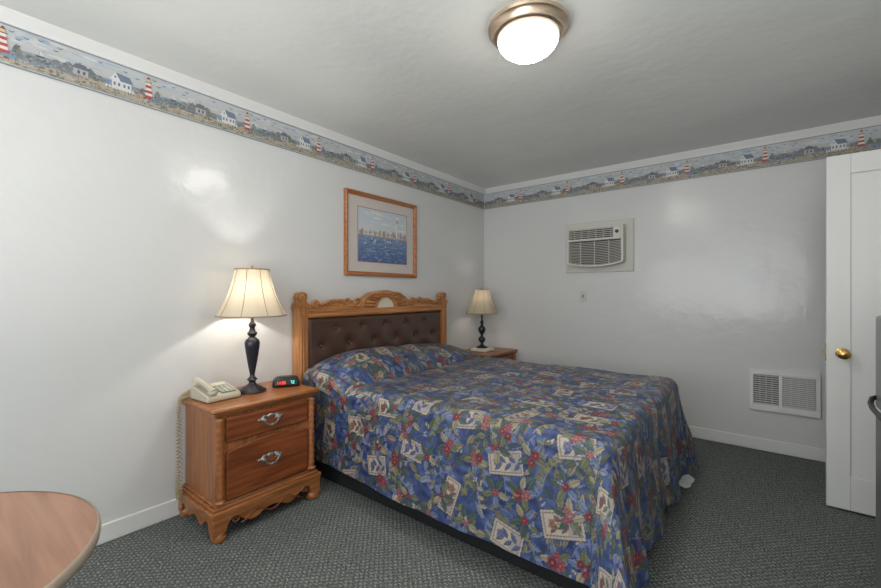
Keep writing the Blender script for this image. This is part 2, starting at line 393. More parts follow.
for s in (-1, 1):
    for (yc, zc, r0, dr) in ((.315, 1.15, .040, 1), (.70, 1.15, .030, -1), (.42, 1.165, .027, -1)):
        pts = [(HX+.006, 2.39+s*(yc+dr*r0*(1-i/36)*math.cos(i/30*PI*3)), zc+r0*(1-i/36)*math.sin(i/30*PI*3)) for i in range(31)]
        tube(bm, pts, [.011-.005*i/30 for i in range(31)], 8)
    for j in range(8):
        ball(bm, (HX+.004, 2.39+s*(.455+j*.031), 1.158+.014*math.sin(j*.8)), (.011,.021,.009), 10, Matrix.Rotation(s*(.9-.1*j), 4, 'X'))
        ball(bm, (HX+.002, 2.39+s*(.465+j*.031), 1.135+.008*math.sin(j*.8)), (.009,.016,.007), 10, Matrix.Rotation(-s*.6, 4, 'X'))
    tube(bm, [(HX+.002, 2.39+s*(.3+.43*i/20), 1.105+.006*math.sin(i/20*PI*2)) for i in range(21)], .006, 8)
tube(bm, [(HX, 1.645, 1.068), (HX, 3.135, 1.068)], .009, 8)
obj('carving', bm, W_head, hb, world=True)
M_leather = mat('dark_brown_leather', (80,58,49), .19, bump=(140,.12,.002))
bm = B(); ny, nz = 240, 96; g = []
lat = []
for r in range(5):
    zc = .97-.12*r
    for i in range(-1, 8):
        yc = 1.64+.25*i+(.125 if r % 2 else 0)
        if 1.68 < yc < 3.1: lat.append((yc, zc))
for j in range(nz+1):
    row = []
    for i in range(ny+1):
        y = 1.64+1.5*i/ny; z = .5+.56*j/nz
        h = .034
        for yc, zc in lat:
            q = (y-yc)**2+(z-zc)**2
            if q < .03: h -= .012*math.exp(-q/.0005)+.012*math.exp(-q/.0028)
        h += .0015*math.sin(y*31+z*11)*math.sin(z*27-y*6)
        e = min(y-1.64, 3.14-y, 1.06-z); h *= min(1, max(0, e/.03))**.5
        row.append(bm.verts.new((.05+h, y, z)))
    g.append(row)
for j in range(nz):
    for i in range(ny): bm.faces.new((g[j][i], g[j][i+1], g[j+1][i+1], g[j+1][i]))
lp = obj('leather_panel', bm, M_leather, hb, world=True, ang=80)
for yc, zc in lat:
    if zc > .8:
        obj('button', ball(B(), (.064, yc, zc), (.007,.012,.012), 14), M_leather, lp, world=True)

# ------------------------------------------------------------ bedspread
st = .0035
x0, Lc, yn, yf = .10, 1.94, 1.66, 3.12
DU, DV = .60, .555
nu = int((Lc+DU)/st); nv = int((yf-yn+2*DV)/st)
U, V = np.meshgrid(np.linspace(0, Lc+DU, nu), np.linspace(yn-DV, yf+DV, nv), indexing='ij')
def ss(a, b, x):
    t = np.clip((x-a)/(b-a), 0, 1); return t*t*(3-2*t)
xc = x0+np.minimum(U, Lc); du = np.maximum(U-Lc, 0); yc = np.clip(V, yn, yf); dv = np.abs(V-yc); sg = np.where(V < yn, -1.0, np.where(V > yf, 1.0, 0.0))
d = (du**3+dv**3)**(1/3.); hyp = np.maximum(np.hypot(du, dv), 1e-9); cx = du/hyp; cy = sg*dv/hyp
th = np.arctan2(du, np.maximum(dv, 1e-9)); th = np.where((du == 0) & (dv == 0), 0, th)
r = .07; q = PI*r/2
arcm = d < q
side = np.cos(th)**2; corner = np.sin(2*th)*(dv > 0)*(du > 0)
fl = (.02+.15*ss(.35, 1.2, xc))*side*(dv > 0) + .12*np.sin(th)**2*(du > 0) + .12*corner
out = np.where(arcm, r*np.sin(d/r), r+(d-q)*np.sin(fl)); dz = np.where(arcm, r*(1-np.cos(d/r)), r+(d-q)*np.cos(fl))
sN = np.where(du == 0, U, Lc+th*.36)
sF = Lc+.36*PI/2+(yc-yn)
s_near = np.where(dv > 0, sN, sF); tot = 2*(Lc+.36*PI/2)+(yf-yn)
s = np.where(sg > 0, tot-sN, s_near)
s = np.where(sg == 0, sF, s)
G = ss(.08, .6, d)
onfoot = ss(Lc-.1, Lc+.3, s)*ss(Lc-.1, Lc+.3, tot-s)
amp = .005+.015*onfoot+.006*corner
amp = amp*(.3+.7*ss(.4, .9, xc))
fold = amp*(np.sin(s*15+.6)+.45*np.sin(s*26+2.0+1.5*np.sin(s*5))+.15*np.sin(s*51+1))
out = out + G*fold
rng = np.random.RandomState(3)
wr = np.zeros_like(U)
for i in range(26):
    a = rng.uniform(0, 2*PI); k = rng.uniform(9, 34); wr += np.sin(k*(U*math.cos(a)+V*math.sin(a))+rng.uniform(0, 6.28))*(.5/ (k/12))
wr *= .0030*(.55+.45*ss(.5, .8, xc))
hx = np.sin(PI*np.clip((xc+.05)/.58, 0, 1))**.75
dip = 1-.05*np.exp(-((yc-2.40)/.08)**2)
hgt = .165-.045*ss(1.9, 3.1, yc)
roll = np.clip(1-np.abs((yc-2.39)/.80)**6, 0, 1)
bump_ = hx*hgt*roll*dip
bump_ = bump_*(1-ss(0, .42, d)) - .014*np.exp(-((xc-.56)/.04)**2)*(1-ss(0, .2, d))
diag = np.sin((U*1.0+(V-1.6)*.9)*28)*.002*np.exp(-((U-.55)/.35)**2)
Z = .655+bump_+(wr+diag)*(1-.5*ss(0, .3, d))-dz
X = xc+cx*out; Y = yc+cy*out
side_w = wr*G*1.0
X = X+cx*side_w; Y = Y+cy*side_w
Z = np.maximum(Z, .012+.004*np.sin(s*40))
Y = np.where((xc < .50) & (Y < 1.492), 1.492, Y)
co = np.stack([X, Y, Z], -1).reshape(-1, 3)
def l3(c): return np.array(lin(*c)[:3])
base = l3((58,74,120)); dark = l3((34,46,86)); lite = l3((86,104,148))
nse = np.zeros_like(U)
for i in range(30):
    a = rng.uniform(0, 2*PI); k = rng.uniform(30, 160); nse += np.sin(k*(U*math.cos(a)+V*math.sin(a))+rng.uniform(0, 6.28))
nse = nse/7.0
col = base[None, None, :]+(dark-base)[None, None, :]*np.clip(nse, 0, 1)[..., None]*.85+(lite-base)[None, None, :]*np.clip(-nse, 0, 1)[..., None]*.55
umin, vmin = 0, yn-DV
su = (Lc+DU)/(nu-1); sv = (yf-yn+2*DV)/(nv-1)
def win(cu, cv, R):
    i0 = max(int((cu-R-umin)/su), 0); i1 = min(int((cu+R-umin)/su)+2, nu); j0 = max(int((cv-R-vmin)/sv), 0); j1 = min(int((cv+R-vmin)/sv)+2, nv)
    if i1 <= i0 or j1 <= j0: return None
    return slice(i0, i1), slice(j0, j1)
def loc(cu, cv, ang, R):
    w = win(cu, cv, R)
    if w is None: return None
    a = U[w]-cu; b = V[w]-cv; c, s_ = math.cos(ang), math.sin(ang)
    return w, a*c+b*s_, -a*s_+b*c
def put(w, m, c, al=1.0):
    sub = col[w]; k = m[..., None]*al; sub[:] = sub*(1-k)+np.asarray(c)*k
NAVY = l3((34,42,78))
def leaf(cu, cv, ang, Ln, W, c, vein=True, al=.97):
    r_ = loc(cu, cv, ang, Ln*.64)
    if r_ is None: return
    w, x, y = r_; t = np.clip(2*x/Ln, -1, 1); e = W*(1-t*t)*(1-.25*t)*(1+.12*np.sin(x*420))
    inl = (np.abs(2*x/Ln) < 1)
    if vein: put(w, ((np.abs(y) < e+.003) & inl).astype(float), NAVY, .7)
    m = ((np.abs(y) < e) & inl).astype(float)
    put(w, m, c, al)
    put(w, m*(y > 0), np.array(c)*.66, .6)
    if vein: put(w, m*(np.abs(y) < .002), np.array(c)*.42, .8)
def disc(cu, cv, R, c):
    r_ = loc(cu, cv, 0, R)
    if r_: put(r_[0], ((r_[1]**2+r_[2]**2) < R*R).astype(float), c)
def flower(cu, cv, R, c, n=5, ph=0):
    r_ = loc(cu, cv, ph, R*1.25)
    if r_ is None: return
    w, x, y = r_; rr = np.hypot(x, y); t = np.arctan2(y, x)
    lim = R*(.66+.34*np.abs(np.cos(n*t/2)))
    put(w, (rr < lim+.003).astype(float), NAVY, .6)
    m = (rr < lim).astype(float)
    put(w, m, c); put(w, m*(rr > lim*.72), np.array(c)*1.3+.02, .6); put(w, m*(np.abs(np.sin(n*t/2)) > .90), np.array(c)*.35, .8)
    put(w, m*((rr > lim*.45) & (rr < lim*.6)), np.array(c)*.5, .5)
    put(w, (rr < R*.2).astype(float), l3((140,112,84)))
def vine(cu, cv, c, steps=40, rad=.0026):
    a = rng.uniform(0, 6.28); da = rng.uniform(-.05, .05)
    for i in range(steps):
        cu += .0065*math.cos(a); cv += .0065*math.sin(a); da += rng.uniform(-.02, .022); da = max(min(da, .13), -.13); a += da
        disc(cu, cv, max(rad, .0030), c)
        if i % 6 == 3: leaf(cu+.016*math.cos(a+1.2), cv+.016*math.sin(a+1.2), a+1.2, .038, .009, c, False)
def card(cu, cv, w_, h_, ang):
    r_ = loc(cu, cv, ang, .75*max(w_, h_))
    if r_ is None: return
    w, x, y = r_; bx_ = lambda a, b: ((np.abs(x) < a) & (np.abs(y) < b)).astype(float)
    nz_ = np.abs(np.sin(x*150+2*np.sin(y*100)))*.45
    put(w, bx_(w_/2+.004, h_/2+.004), NAVY, .7); put(w, bx_(w_/2, h_/2), l3((176,164,148))); put(w, bx_(w_/2, h_/2)*nz_, l3((134,126,122)), .5)
    put(w, bx_(w_/2-.009, h_/2-.009), l3((100,92,100)), .9); put(w, bx_(w_/2-.013, h_/2-.013), l3((182,170,154))); put(w, bx_(w_/2-.013, h_/2-.013)*nz_, l3((146,134,124)), .5); put(w, bx_(w_/2-.014, h_/2-.014)*(y < -.12*h_), l3((130,130,140)), .6)
    c, s_ = math.cos(ang), math.sin(ang)
    kind = rng.randint(3)
    for k in range(5):
        t = -h_*.34+k*h_*.14; o_ = (k % 2-.5)*.032
        leaf(cu+o_*c-t*s_, cv+o_*s_+t*c, ang+(.8 if k % 2 else 2.3), .05, .010, l3([(92,102,86), (112,86,82), (78,88,122)][kind]), False)
    Y_ = h_*.22
    flower(cu-Y_*s_, cv+Y_*c, .020, l3([(126,68,78), (134,98,86), (94,98,138)][kind]))
LC = [(108,122,152), (134,144,164), (98,108,90), (124,122,94), (66,86,94), (160,152,134), (82,96,134), (92,102,80), (142,132,108), (112,112,84), (74,92,132), (88,104,146), (132,126,100), (72,96,90)]
def jg(step, jit):
    o_ = []
    a = 0; row = 0
    while a < Lc+DU:
        b = yn-DV+(step/2 if row % 2 else 0)
        while b < yf+DV:
            o_.append((a+rng.uniform(-jit, jit), b+rng.uniform(-jit, jit))); b += step
        a += step*.87; row += 1
    return o_
NL = len(LC)
for (a, b) in jg(.12, .05): vine(a, b, l3(LC[rng.randint(NL)])*.8, 30)
for (a, b) in jg(.068, .026):
    leaf(a, b, rng.uniform(0, 6.28), rng.uniform(.05, .09), rng.uniform(.009, .017), l3(LC[rng.randint(NL)])*rng.uniform(.8, 1.05))
for (a, b) in jg(.13, .05): vine(a, b, l3([(158,150,124), (112,122,160), (122,124,90), (124,134,160)][rng.randint(4)]), 20)
for (a, b) in jg(.30, .06):
    card(a, b, rng.uniform(.085, .11), rng.uniform(.135, .175), PI/2+rng.uniform(-.3, .3) if rng.rand() < .75 else rng.uniform(-.3, .3))
FC = [(136,46,58), (126,42,54), (146,70,80), (116,42,56), (148,88,90)]
for (a, b) in jg(.175, .065):
    p = rng.uniform(0, 6.28); k = rng.randint(1, 4)
    for j in range(5): leaf(a+.042*math.cos(p+j*1.3), b+.042*math.sin(p+j*1.3), p+j*1.3, .062, .014, l3([(76,94,86), (112,118,90), (114,128,160), (156,148,122)][j % 4]))
    for j in range(k):
        q_ = p+j*2.2; flower(a+(.020*math.cos(q_) if k > 1 else 0), b+(.020*math.sin(q_) if k > 1 else 0), rng.uniform(.014, .025), l3(FC[rng.randint(5)]), 5, q_)
for (a, b) in jg(.10, .04):
    if rng.rand() < .5:
        c = l3([(168,160,146), (134,144,170), (130,56,68), (148,132,104)][rng.randint(4)])
        for j in range(4): disc(a+rng.uniform(-.012, .012), b+rng.uniform(-.012, .012), .0045, c)
col = np.clip(col, 0, 1)
me = bpy.data.meshes.new('bedspread')
idx = np.arange(nu*nv).reshape(nu, nv)
fc = np.stack([idx[:-1, :-1], idx[1:, :-1], idx[1:, 1:], idx[:-1, 1:]], -1).reshape(-1, 4)
root = np.array([1.15, 2.39, .0])
me.vertices.add(nu*nv); me.vertices.foreach_set('co', (co-root).astype(np.float32).ravel())
nf = len(fc); me.loops.add(nf*4); me.polygons.add(nf)
me.loops.foreach_set('vertex_index', fc.astype(np.int32).ravel()); me.polygons.foreach_set('loop_start', np.arange(0, nf*4, 4, dtype=np.int32))
me.update(calc_edges=True); me.validate()
me.polygons.foreach_set('use_smooth', np.ones(nf, dtype=bool))
at = me.color_attributes.new('Col', 'FLOAT_COLOR', 'POINT')
at.data.foreach_set('color', np.concatenate([col.reshape(-1, 3), np.ones((nu*nv, 1))], 1).astype(np.float32).ravel())
M_spread = vcol('floral_fabric', .45, .45); nt = M_spread.node_tree
n_ = nt.nodes.new('ShaderNodeTexNoise'); n_.inputs['Scale'].default_value = 24; tcx = nt.nodes.new('ShaderNodeTexCoord'); b_ = nt.nodes.new('ShaderNodeBump'); b_.inputs['Strength'].default_value = .3; b_.inputs['Distance'].default_value = .005
nt.links.new(tcx.outputs['Object'], n_.inputs['Vector']); nt.links.new(n_.outputs['Fac'], b_.inputs['Height']); nt.links.new(b_.outputs['Normal'], nt.nodes['Principled BSDF'].inputs['Normal'])
me.materials.append(M_spread)
sp = bpy.data.objects.new('bedspread', me); C.objects.link(sp); sp.location = root
tag(sp, 'slate blue floral bedspread with dark red flowers and beige botanical cards draped over the bed', 'bedspread')
bm = B(); rows = []
for i in range(9):
    y = 2.92+.24*i/8; w_ = .012*math.sin(i*1.3)
    rows.append([bm.verts.new(p) for p in ((2.045, y, .42), (2.06+w_, y, .25), (2.09+w_, y, .1), (2.14+w_, y, .03), (2.215-.01*abs(i-4)+w_, y, .018))])
for i in range(8):
    for j in range(4): bm.faces.new((rows[i][j], rows[i+1][j], rows[i+1][j+1], rows[i][j+1]))
obj('bed_sheet', bm, M_white, bed, world=True, ang=80)

# ------------------------------------------------------------ lamps
def shade_mat(name, c1, c2, f):
    m = bpy.data.materials.new(name); m.use_nodes = True; nt = m.node_tree
    nt.nodes.remove(nt.nodes['Principled BSDF'])
    df = nt.nodes.new('ShaderNodeBsdfDiffuse'); df.inputs['Color'].default_value = lin(*c1)
    tr = nt.nodes.new('ShaderNodeBsdfTranslucent'); tr.inputs['Color'].default_value = lin(*c2)
    mx = nt.nodes.new('ShaderNodeMixShader'); mx.inputs['Fac'].default_value = f
    nt.links.new(df.outputs[0], mx.inputs[1]); nt.links.new(tr.outputs[0], mx.inputs[2]); nt.links.new(mx.outputs[0], nt.nodes['Material Output'].inputs['Surface'])
    return m
M_shade = shade_mat('lamp_shade_fabric', (200,188,168), (206,190,166), .13)
M_shade2 = shade_mat('lamp_shade_tan_fabric', (196,182,160), (200,182,154), .17)
M_bronze = mat('dark_bronze', (58,58,66), .28, .6, bump=(60,.1,.002))
M_bulb = mat('bulb', (255,240,215), .4, emis=((255,232,200), 3))
M_gold = mat('lamp_brass', (150,120,70), .35, 1)
M_trimcloth = mat('shade_trim', (156,138,112), .8)
def lamp(loc, prof, z0, z1, rt, rb, label, power, smat):
    t = thing('table_lamp', label, 'lamp', loc, 'bedside table lamps')
    obj('base', lathe(B(), prof, seg=36), M_bronze, t, ang=50)
    zn = prof[-1][1]
    mod = lambda a: 1-.045*abs(math.cos(4*a))**2.2
    bm = B(); pr = []
    for i in range(15):
        q = i/14; pr.append((rt+(rb-rt)*(.42*q+.58*q**2.1), z1-(z1-z0)*q))
    lathe(bm, pr, seg=96, mod=mod)
    sh = obj('lamp_shade', bm, smat, t, ang=80, fixn=True)
    bm = B()
    for (rr, zz) in ((rt, z1), (rb, z0)):
        tube(bm, [(rr*mod(2*PI*k/96)*math.cos(2*PI*k/96), rr*mod(2*PI*k/96)*math.sin(2*PI*k/96), zz) for k in range(97)], .004, 6)
    for s_ in range(8):
        a = PI*s_/4
        tube(bm, [(r_*.957*math.cos(a), r_*.957*math.sin(a), z_) for r_, z_ in pr], .002, 5)
    obj('trim', bm, M_trimcloth, sh)
    bm = B()
    tube(bm, [(0,0,zn-.002), (0,0,zn+.03)], .012, 12)
    for s_ in (-1, 1):
        tube(bm, [(0, s_*(.012+.045*math.sin(PI*i/16)), zn+.015+(z1+.0-zn-.015)*i/16) for i in range(17)], .0018, 6)
    for k in range(3):
        a = 2*PI*k/3; tube(bm, [(0,0,z1-.004), (rt*.95*math.cos(a), rt*.95*math.sin(a), z1-.004)], .0016, 6)
    obj('harp', bm, M_gold, t)
    obj('finial', lathe(B(), [(.004,z1),(.008,z1+.004),(.005,z1+.01),(.008,z1+.016),(.001,z1+.024)], seg=16), M_gold, t)
    zb = zn+.085
    obj('bulb', ball(B(), (0,0,zb-.01), (.024,.024,.034), 16), M_bulb, t)
    ld = bpy.data.lights.new('lamp_bulb_light', 'POINT'); ld.energy = power; ld.color = (1, .97, .91); ld.shadow_soft_size = .02
    lo = bpy.data.objects.new('lamp_bulb_light', ld); C.objects.link(lo); lo.parent = t; lo.location = (0, 0, zb+.05)
    return t
p1 = [(.074,0),(.078,.006),(.074,.016),(.058,.022),(.05,.03),(.036,.036),(.022,.046),(.017,.056),(.022,.066),(.03,.072),(.022,.08),(.014,.088),(.013,.10),(.018,.125),(.026,.17),(.034,.22),(.040,.262),(.042,.285),(.036,.302),(.022,.314),(.016,.322),(.026,.334),(.028,.342),(.018,.354),(.013,.37),(.02,.385),(.02,.395),(.01,.405),(.008,.44)]
lamp((.21, 1.184, .655), p1, .443, .712, .093, .188, 'lit table lamp with dark bronze urn base beside the telephone and clock', 5.5, M_shade)
p2 = [(.06,.0),(.062,.008),(.05,.016),(.03,.024),(.016,.034),(.014,.05),(.03,.066),(.038,.085),(.032,.105),(.014,.122),(.012,.135),(.02,.15),(.034,.172),(.04,.195),(.034,.215),(.018,.232),(.012,.25),(.02,.262),(.022,.27),(.012,.285),(.009,.32),(.016,.33),(.008,.34),(.007,.40)]
lamp((.22, 3.66, .650), p2, .365, .615, .075, .172, 'table lamp with small tan shade in the far corner beyond the bed', .8, M_shade2)
bm = B(); box(bm, .135, .315, 3.57, 3.755, .6155, .6495)
tag(obj('notepad', bm, mat('pad_white', (226,222,208), .6), bevel=.008), 'thick white pad under the base of the far corner lamp', 'pad')

# ceiling light
cl = thing('ceiling_light', 'round flush ceiling light with brushed bronze rings and white glass dome', 'ceiling light', (1.715, 1.69, H))
M_nick = mat('brushed_bronze', (216,194,170), .3, 1)
obj('canopy', lathe(B(), [(.12,0),(.174,0),(.180,-.008),(.177,-.020),(.167,-.026),(.164,-.034),(.158,-.040),(.156,-.050),(.148,-.056),(.138,-.058),(.130,-.054),(.12,-.02)], seg=56), M_nick, cl, ang=40)
M_glass = mat('frosted_glass', (250,250,245), .25, emis=((255,250,240), 8)); nt = M_glass.node_tree
tcg = nt.nodes.new('ShaderNodeTexCoord'); sx = nt.nodes.new('ShaderNodeSeparateXYZ'); mr = nt.nodes.new('ShaderNodeMapRange')
mr.inputs['From Min'].default_value = -.070; mr.inputs['From Max'].default_value = -.135; mr.inputs['To Min'].default_value = .45; mr.inputs['To Max'].default_value = 80
nt.links.new(tcg.outputs['Object'], sx.inputs[0]); nt.links.new(sx.outputs['Z'], mr.inputs['Value']); nt.links.new(mr.outputs[0], nt.nodes['Principled BSDF'].inputs['Emission Strength'])
obj('glass_dome', lathe(B(), [(.138,-.050),(.1375,-.062),(.132,-.080),(.117,-.102),(.090,-.122),(.048,-.135),(.001,-.139)], seg=48), M_glass, cl, ang=80)
obj('finial', lathe(B(), [(.004,-.137),(.009,-.141),(.007,-.148),(.001,-.153)], seg=16), M_nick, cl)

# ------------------------------------------------------------ framed picture
ya, yb, za, zb = 2.012, 2.842, 1.37, 2.045; fw = .034
pic = thing('framed_picture', 'oak framed harbour painting in wide pale mat hanging above the headboard', 'picture', (0, 2.427, 1.37))
M_frame = wood('picture_frame_oak', (186,120,76), (152,94,56), 'y', .35)
bm = B()
o_ = [(ya,za),(yb,za),(yb,zb),(ya,zb)]; i_ = [(ya+fw,za+fw),(yb-fw,za+fw),(yb-fw,zb-fw),(ya+fw,zb-fw)]
prof = [(0, .001), (0, .024), (.35, .03), (.7, .022), (1, .014), (1, .001)]
for k in range(4):
    A0, A1, B0, B1 = o_[k], o_[(k+1)%4], i_[k], i_[(k+1)%4]
    l0 = [bm.verts.new((x, A0[0]+(B0[0]-A0[0])*q_, A0[1]+(B0[1]-A0[1])*q_)) for q_, x in prof]
    l1 = [bm.verts.new((x, A1[0]+(B1[0]-A1[0])*q_, A1[1]+(B1[1]-A1[1])*q_)) for q_, x in prof]
    for j in range(5): bm.faces.new((l0[j], l1[j], l1[j+1], l0[j+1]))
obj('frame', bm, M_frame, pic, world=True, smooth=False)
A = Art((.006, ya+fw, za+fw), (0,1,0), (0,0,1), (1,0,0), .0002)
W_, H_ = yb-ya-2*fw, zb-za-2*fw
A.rect(0, W_, 0, H_, (206,198,192), 0)
A.build('mat_board', M_art, pic)
a0, a1, b0, b1 = .105, W_-.09, .085, H_-.085
A = Art((.007, ya+fw, za+fw), (0,1,0), (0,0,1), (1,0,0), .0003, wash=.14)
A.rect(a0-.006, a1+.006, b0-.006, b1+.006, (176,120,84), 0)
w, h = a1-a0, b1-b0
A.rect(a0, a1, b0, b1, [(222,220,216), (222,220,216), (190,204,216), (190,204,216)], 1)
R = random.Random(8)
for j in range(30):
    l_ = R.uniform(.08, .22)*w; x = a0+R.uniform(0, 1)*(w-l_); z = b0+R.uniform(.64, .94)*h
    A.poly([(x, z), (x+l_*.5, z-.006), (x+l_, z), (x+l_*.7, z+.010), (x+l_*.3, z+.012)], R.choice([(224,226,226), (204,214,222), (214,212,210)]), 2)
A.rect(a0, a1, b0, b0+.5*h, [(66,88,142), (66,88,142), (114,138,178), (114,138,178)], 3)
A.poly([(a0, b0+.48*h), (a1, b0+.48*h), (a1, b0+.56*h), (a0+w*.7, b0+.58*h), (a0+w*.3, b0+.57*h), (a0, b0+.58*h)], (160,146,134), 4)
for j in range(50):
    x = a0+w*j/50; hh = R.uniform(.02, .12)*h; A.rect(x, min(x+w/50, a1), b0+.5*h, b0+.52*h+hh, R.choice([(206,200,190), (186,160,140), (168,140,126), (216,214,208), (150,146,148), (190,174,144), (136,146,158)]), 5)
    A.rect(x+.002, x+.004, b0+.53*h, b0+.51*h+hh*.9, (120,120,130), 6)
tx = a0+.78*w
A.poly([(tx-.012, b0+.5*h), (tx+.012, b0+.5*h), (tx+.008, b0+.82*h), (tx-.008, b0+.82*h)], (228,230,230), 7)
A.poly([(tx+.002, b0+.5*h), (tx+.012, b0+.5*h), (tx+.008, b0+.82*h), (tx+.002, b0+.82*h)], (180,190,200), 8)
A.rect(tx-.011, tx+.011, b0+.82*h, b0+.835*h, (130,110,104), 8); A.poly([(tx-.006, b0+.835*h), (tx+.006, b0+.835*h), (tx, b0+.9*h)], (150,96,84), 8)
for j in range(260):
    l_ = R.uniform(.03, .1)*w; x = a0+R.uniform(0, 1)*(w-l_); z = b0+R.uniform(.02, .47)*h
    A.poly([(x, z), (x+l_/2, z-.003), (x+l_, z), (x+l_/2, z+.003)], R.choice([(134,158,198), (54,76,128), (166,186,210), (80,104,156), (70,96,144)]), 6)
for j in range(11):
    x = a0+R.uniform(.06, .9)*w; z = b0+R.uniform(.28, .5)*h; k_ = R.uniform(.5, .9)
    A.poly([(x-.014*k_, z), (x+.014*k_, z), (x+.009*k_, z-.006*k_), (x-.010*k_, z-.006*k_)], R.choice([(150,100,90), (216,216,212), (120,100,92)]), 9)
    A.poly([(x, z+.002), (x, z+.035*k_), (x+.013*k_, z+.002)], (220,220,218), 9); A.poly([(x-.002, z+.002), (x-.002, z+.028*k_), (x-.011*k_, z+.002)], (206,198,190), 9)
A.build('painting', M_art, pic)

# ------------------------------------------------------------ air conditioner
ac = thing('air_conditioner', 'white through-wall air conditioner with slatted front set in a square surround', 'air conditioner', (1.3, Y1, 1.43))
M_ac = mat('ac_plastic', (216,214,206), .45); M_acd = mat('ac_dark', (62,62,62), .6); M_sur = mat('surround_paint', (208,206,198), .5, bump=(14,.15,.003))
bm = B(); box(bm, .984, 1.627, Y1-.018, Y1+.001, 1.432, 1.923); obj('surround', bm, M_sur, ac, bevel=.004, world=True)
ax0, ax1, az0, az1 = 1.035, 1.56, 1.475, 1.865; AY = Y1-.018; axm = (ax0+ax1)/2; ahw = (ax1-ax0)/2-.02
sag = lambda x, t: -.032*t*(1-((x-axm)/ahw)**2)
bm = B()
f0, f1 = AY-.10, AY
box(bm, ax0, ax0+.02, f0, f1, az0+.05, az1); box(bm, ax1-.02, ax1, f0, f1, az0+.05, az1); box(bm, ax0+.02, ax1-.02, f0, f1, az1-.02, az1)
box(bm, ax0+.02, ax1-.02, f0-.004, f1, 1.730, 1.752)
nA = 20; xs_ = [ax0+.02+(ax1-ax0-.04)*i/nA for i in range(nA+1)]
prism(bm, [(ax0, az0+.052)] + [(x, az0+.036+sag(x, 1)) for x in xs_] + [(ax1, az0+.052)] + [(x, az0+.052+sag(x, 1)) for x in reversed(xs_)], f0, f1, 'y')
box(bm, 1.47, ax1-.02, f0+.004, f1, 1.752, az1-.02)
box(bm, ax0+.02, 1.47, AY-.03, f1, az0+.05, az1-.02)
obj('housing', bm, M_ac, ac, bevel=.004, world=True)
bm = B(); box(bm, ax0+.022, 1.468, AY-.034, AY-.031, 1.752, az1-.022)
prism(bm, [(ax0+.022, 1.73)] + [(x, az0+.052+sag(x, 1)) for x in xs_] + [(ax1-.022, 1.73)], AY-.034, AY-.031, 'y')
obj('recess', bm, M_acd, ac, world=True)
bm = B()
for i in range(5):
    z = 1.764+i*.018; prism(bm, [(f0+.006, z), (f0+.04, z+.008), (f0+.04, z+.012), (f0+.006, z+.006)], ax0+.02, 1.47, 'x')
for i in range(6):
    x = ax0+.06+i*.07; box(bm, x, x+.003, f0+.03, f0+.06, 1.752, az1-.022)
obj('louver', bm, M_ac, ac, world=True)
bm = B(); n = 14
for i in range(n):
    t_ = 1-i/n; z = az0+.056+i*(1.725-az0-.056)/n
    prism(bm, [(x, z+sag(x, t_)) for x in xs_] + [(x, z+.0055+sag(x, t_)) for x in reversed(xs_)], f0+.006, f0+.014, 'y')
for x in (ax0+.13, axm, ax1-.13): box(bm, x-.003, x+.003, f0+.012, f0+.03, az0+.05+sag(x, 1), 1.73)
obj('front_grille', bm, mat('ac_grille', (196,194,186), .45), ac, world=True)
bm = B(); lathe(bm, [(.016,0),(.015,.012),(.001,.013)], (1.505, f0+.004, 1.80), 20, Mx)
obj('control_knob', bm, M_acd, ac, world=True)

# light switch
sw = thing('light_switch', 'small white light switch on the back wall below the air conditioner', 'switch', (1.158, Y1, 1.2))
bm = B(); box(bm, 1.122, 1.194, Y1-.006, Y1, 1.142, 1.258); obj('plate', bm, mat('switch_plate', (206,204,200), .4), sw, bevel=.003, world=True)
bm = B(); box(bm, 1.149, 1.167, Y1-.010, Y1-.006, 1.184, 1.216); box(bm, 1.153, 1.163, Y1-.020, Y1-.010, 1.198, 1.212); obj('toggle', bm, mat('switch_toggle', (150,148,146), .4), sw, world=True)

# wall heater
ht = thing('wall_heater', 'white recessed wall heater with grey louvred grille low on the back wall', 'heater', (2.68, Y1, .315))
hx0, hx1, hz0, hz1 = 2.474, 2.89, .315, .63; M_hw = mat('heater_enamel', (228,228,226), .4); M_hd = mat('heater_dark', (70,70,72), .6)
bm = B(); f = Y1-.028
box(bm, hx0, hx1, f, Y1, hz1-.035, hz1); box(bm, hx0, hx1, f, Y1, hz0, hz0+.05); box(bm, hx0, hx0+.028, f, Y1, hz0+.05, hz1-.035); box(bm, hx1-.028, hx1, f, Y1, hz0+.05, hz1-.035)
xm = 2.665; box(bm, xm-.012, xm+.012, f, Y1, hz0+.05, hz1-.035)
obj('frame', bm, M_hw, ht, bevel=.004, world=True)
bm = B(); box(bm, hx0+.028, hx1-.028, Y1-.006, Y1-.002, hz0+.05, hz1-.035); obj('core', bm, M_hd, ht, world=True)
M_fin = mat('heater_fins', (200,200,198), .45)
for kk, (a, b) in enumerate(((hx0+.03, xm-.014), (xm+.014, hx1-.03))):
    bm = B(); z = hz0+.054; hh_ = .0055 if kk == 0 else .0085
    while z < hz1-.042: prism(bm, [(f+.004, z), (f+.006, z+hh_), (f+.012, z+hh_+.0015), (f+.010, z+.0015)], a, b, 'x'); z += .0165 if kk == 0 else .0145
    for i in range(1, 4): box(bm, a+(b-a)*i/4-.0015, a+(b-a)*i/4+.0015, f+.003, f+.014, hz0+.052, hz1-.037)
    obj('grille', bm, M_fin, ht, world=True)
bm = B(); lathe(bm, [(.014,0),(.013,.014),(.001,.015)], (xm, f, hz0+.028), 18, Mx); obj('knob', bm, M_hw, ht, world=True)

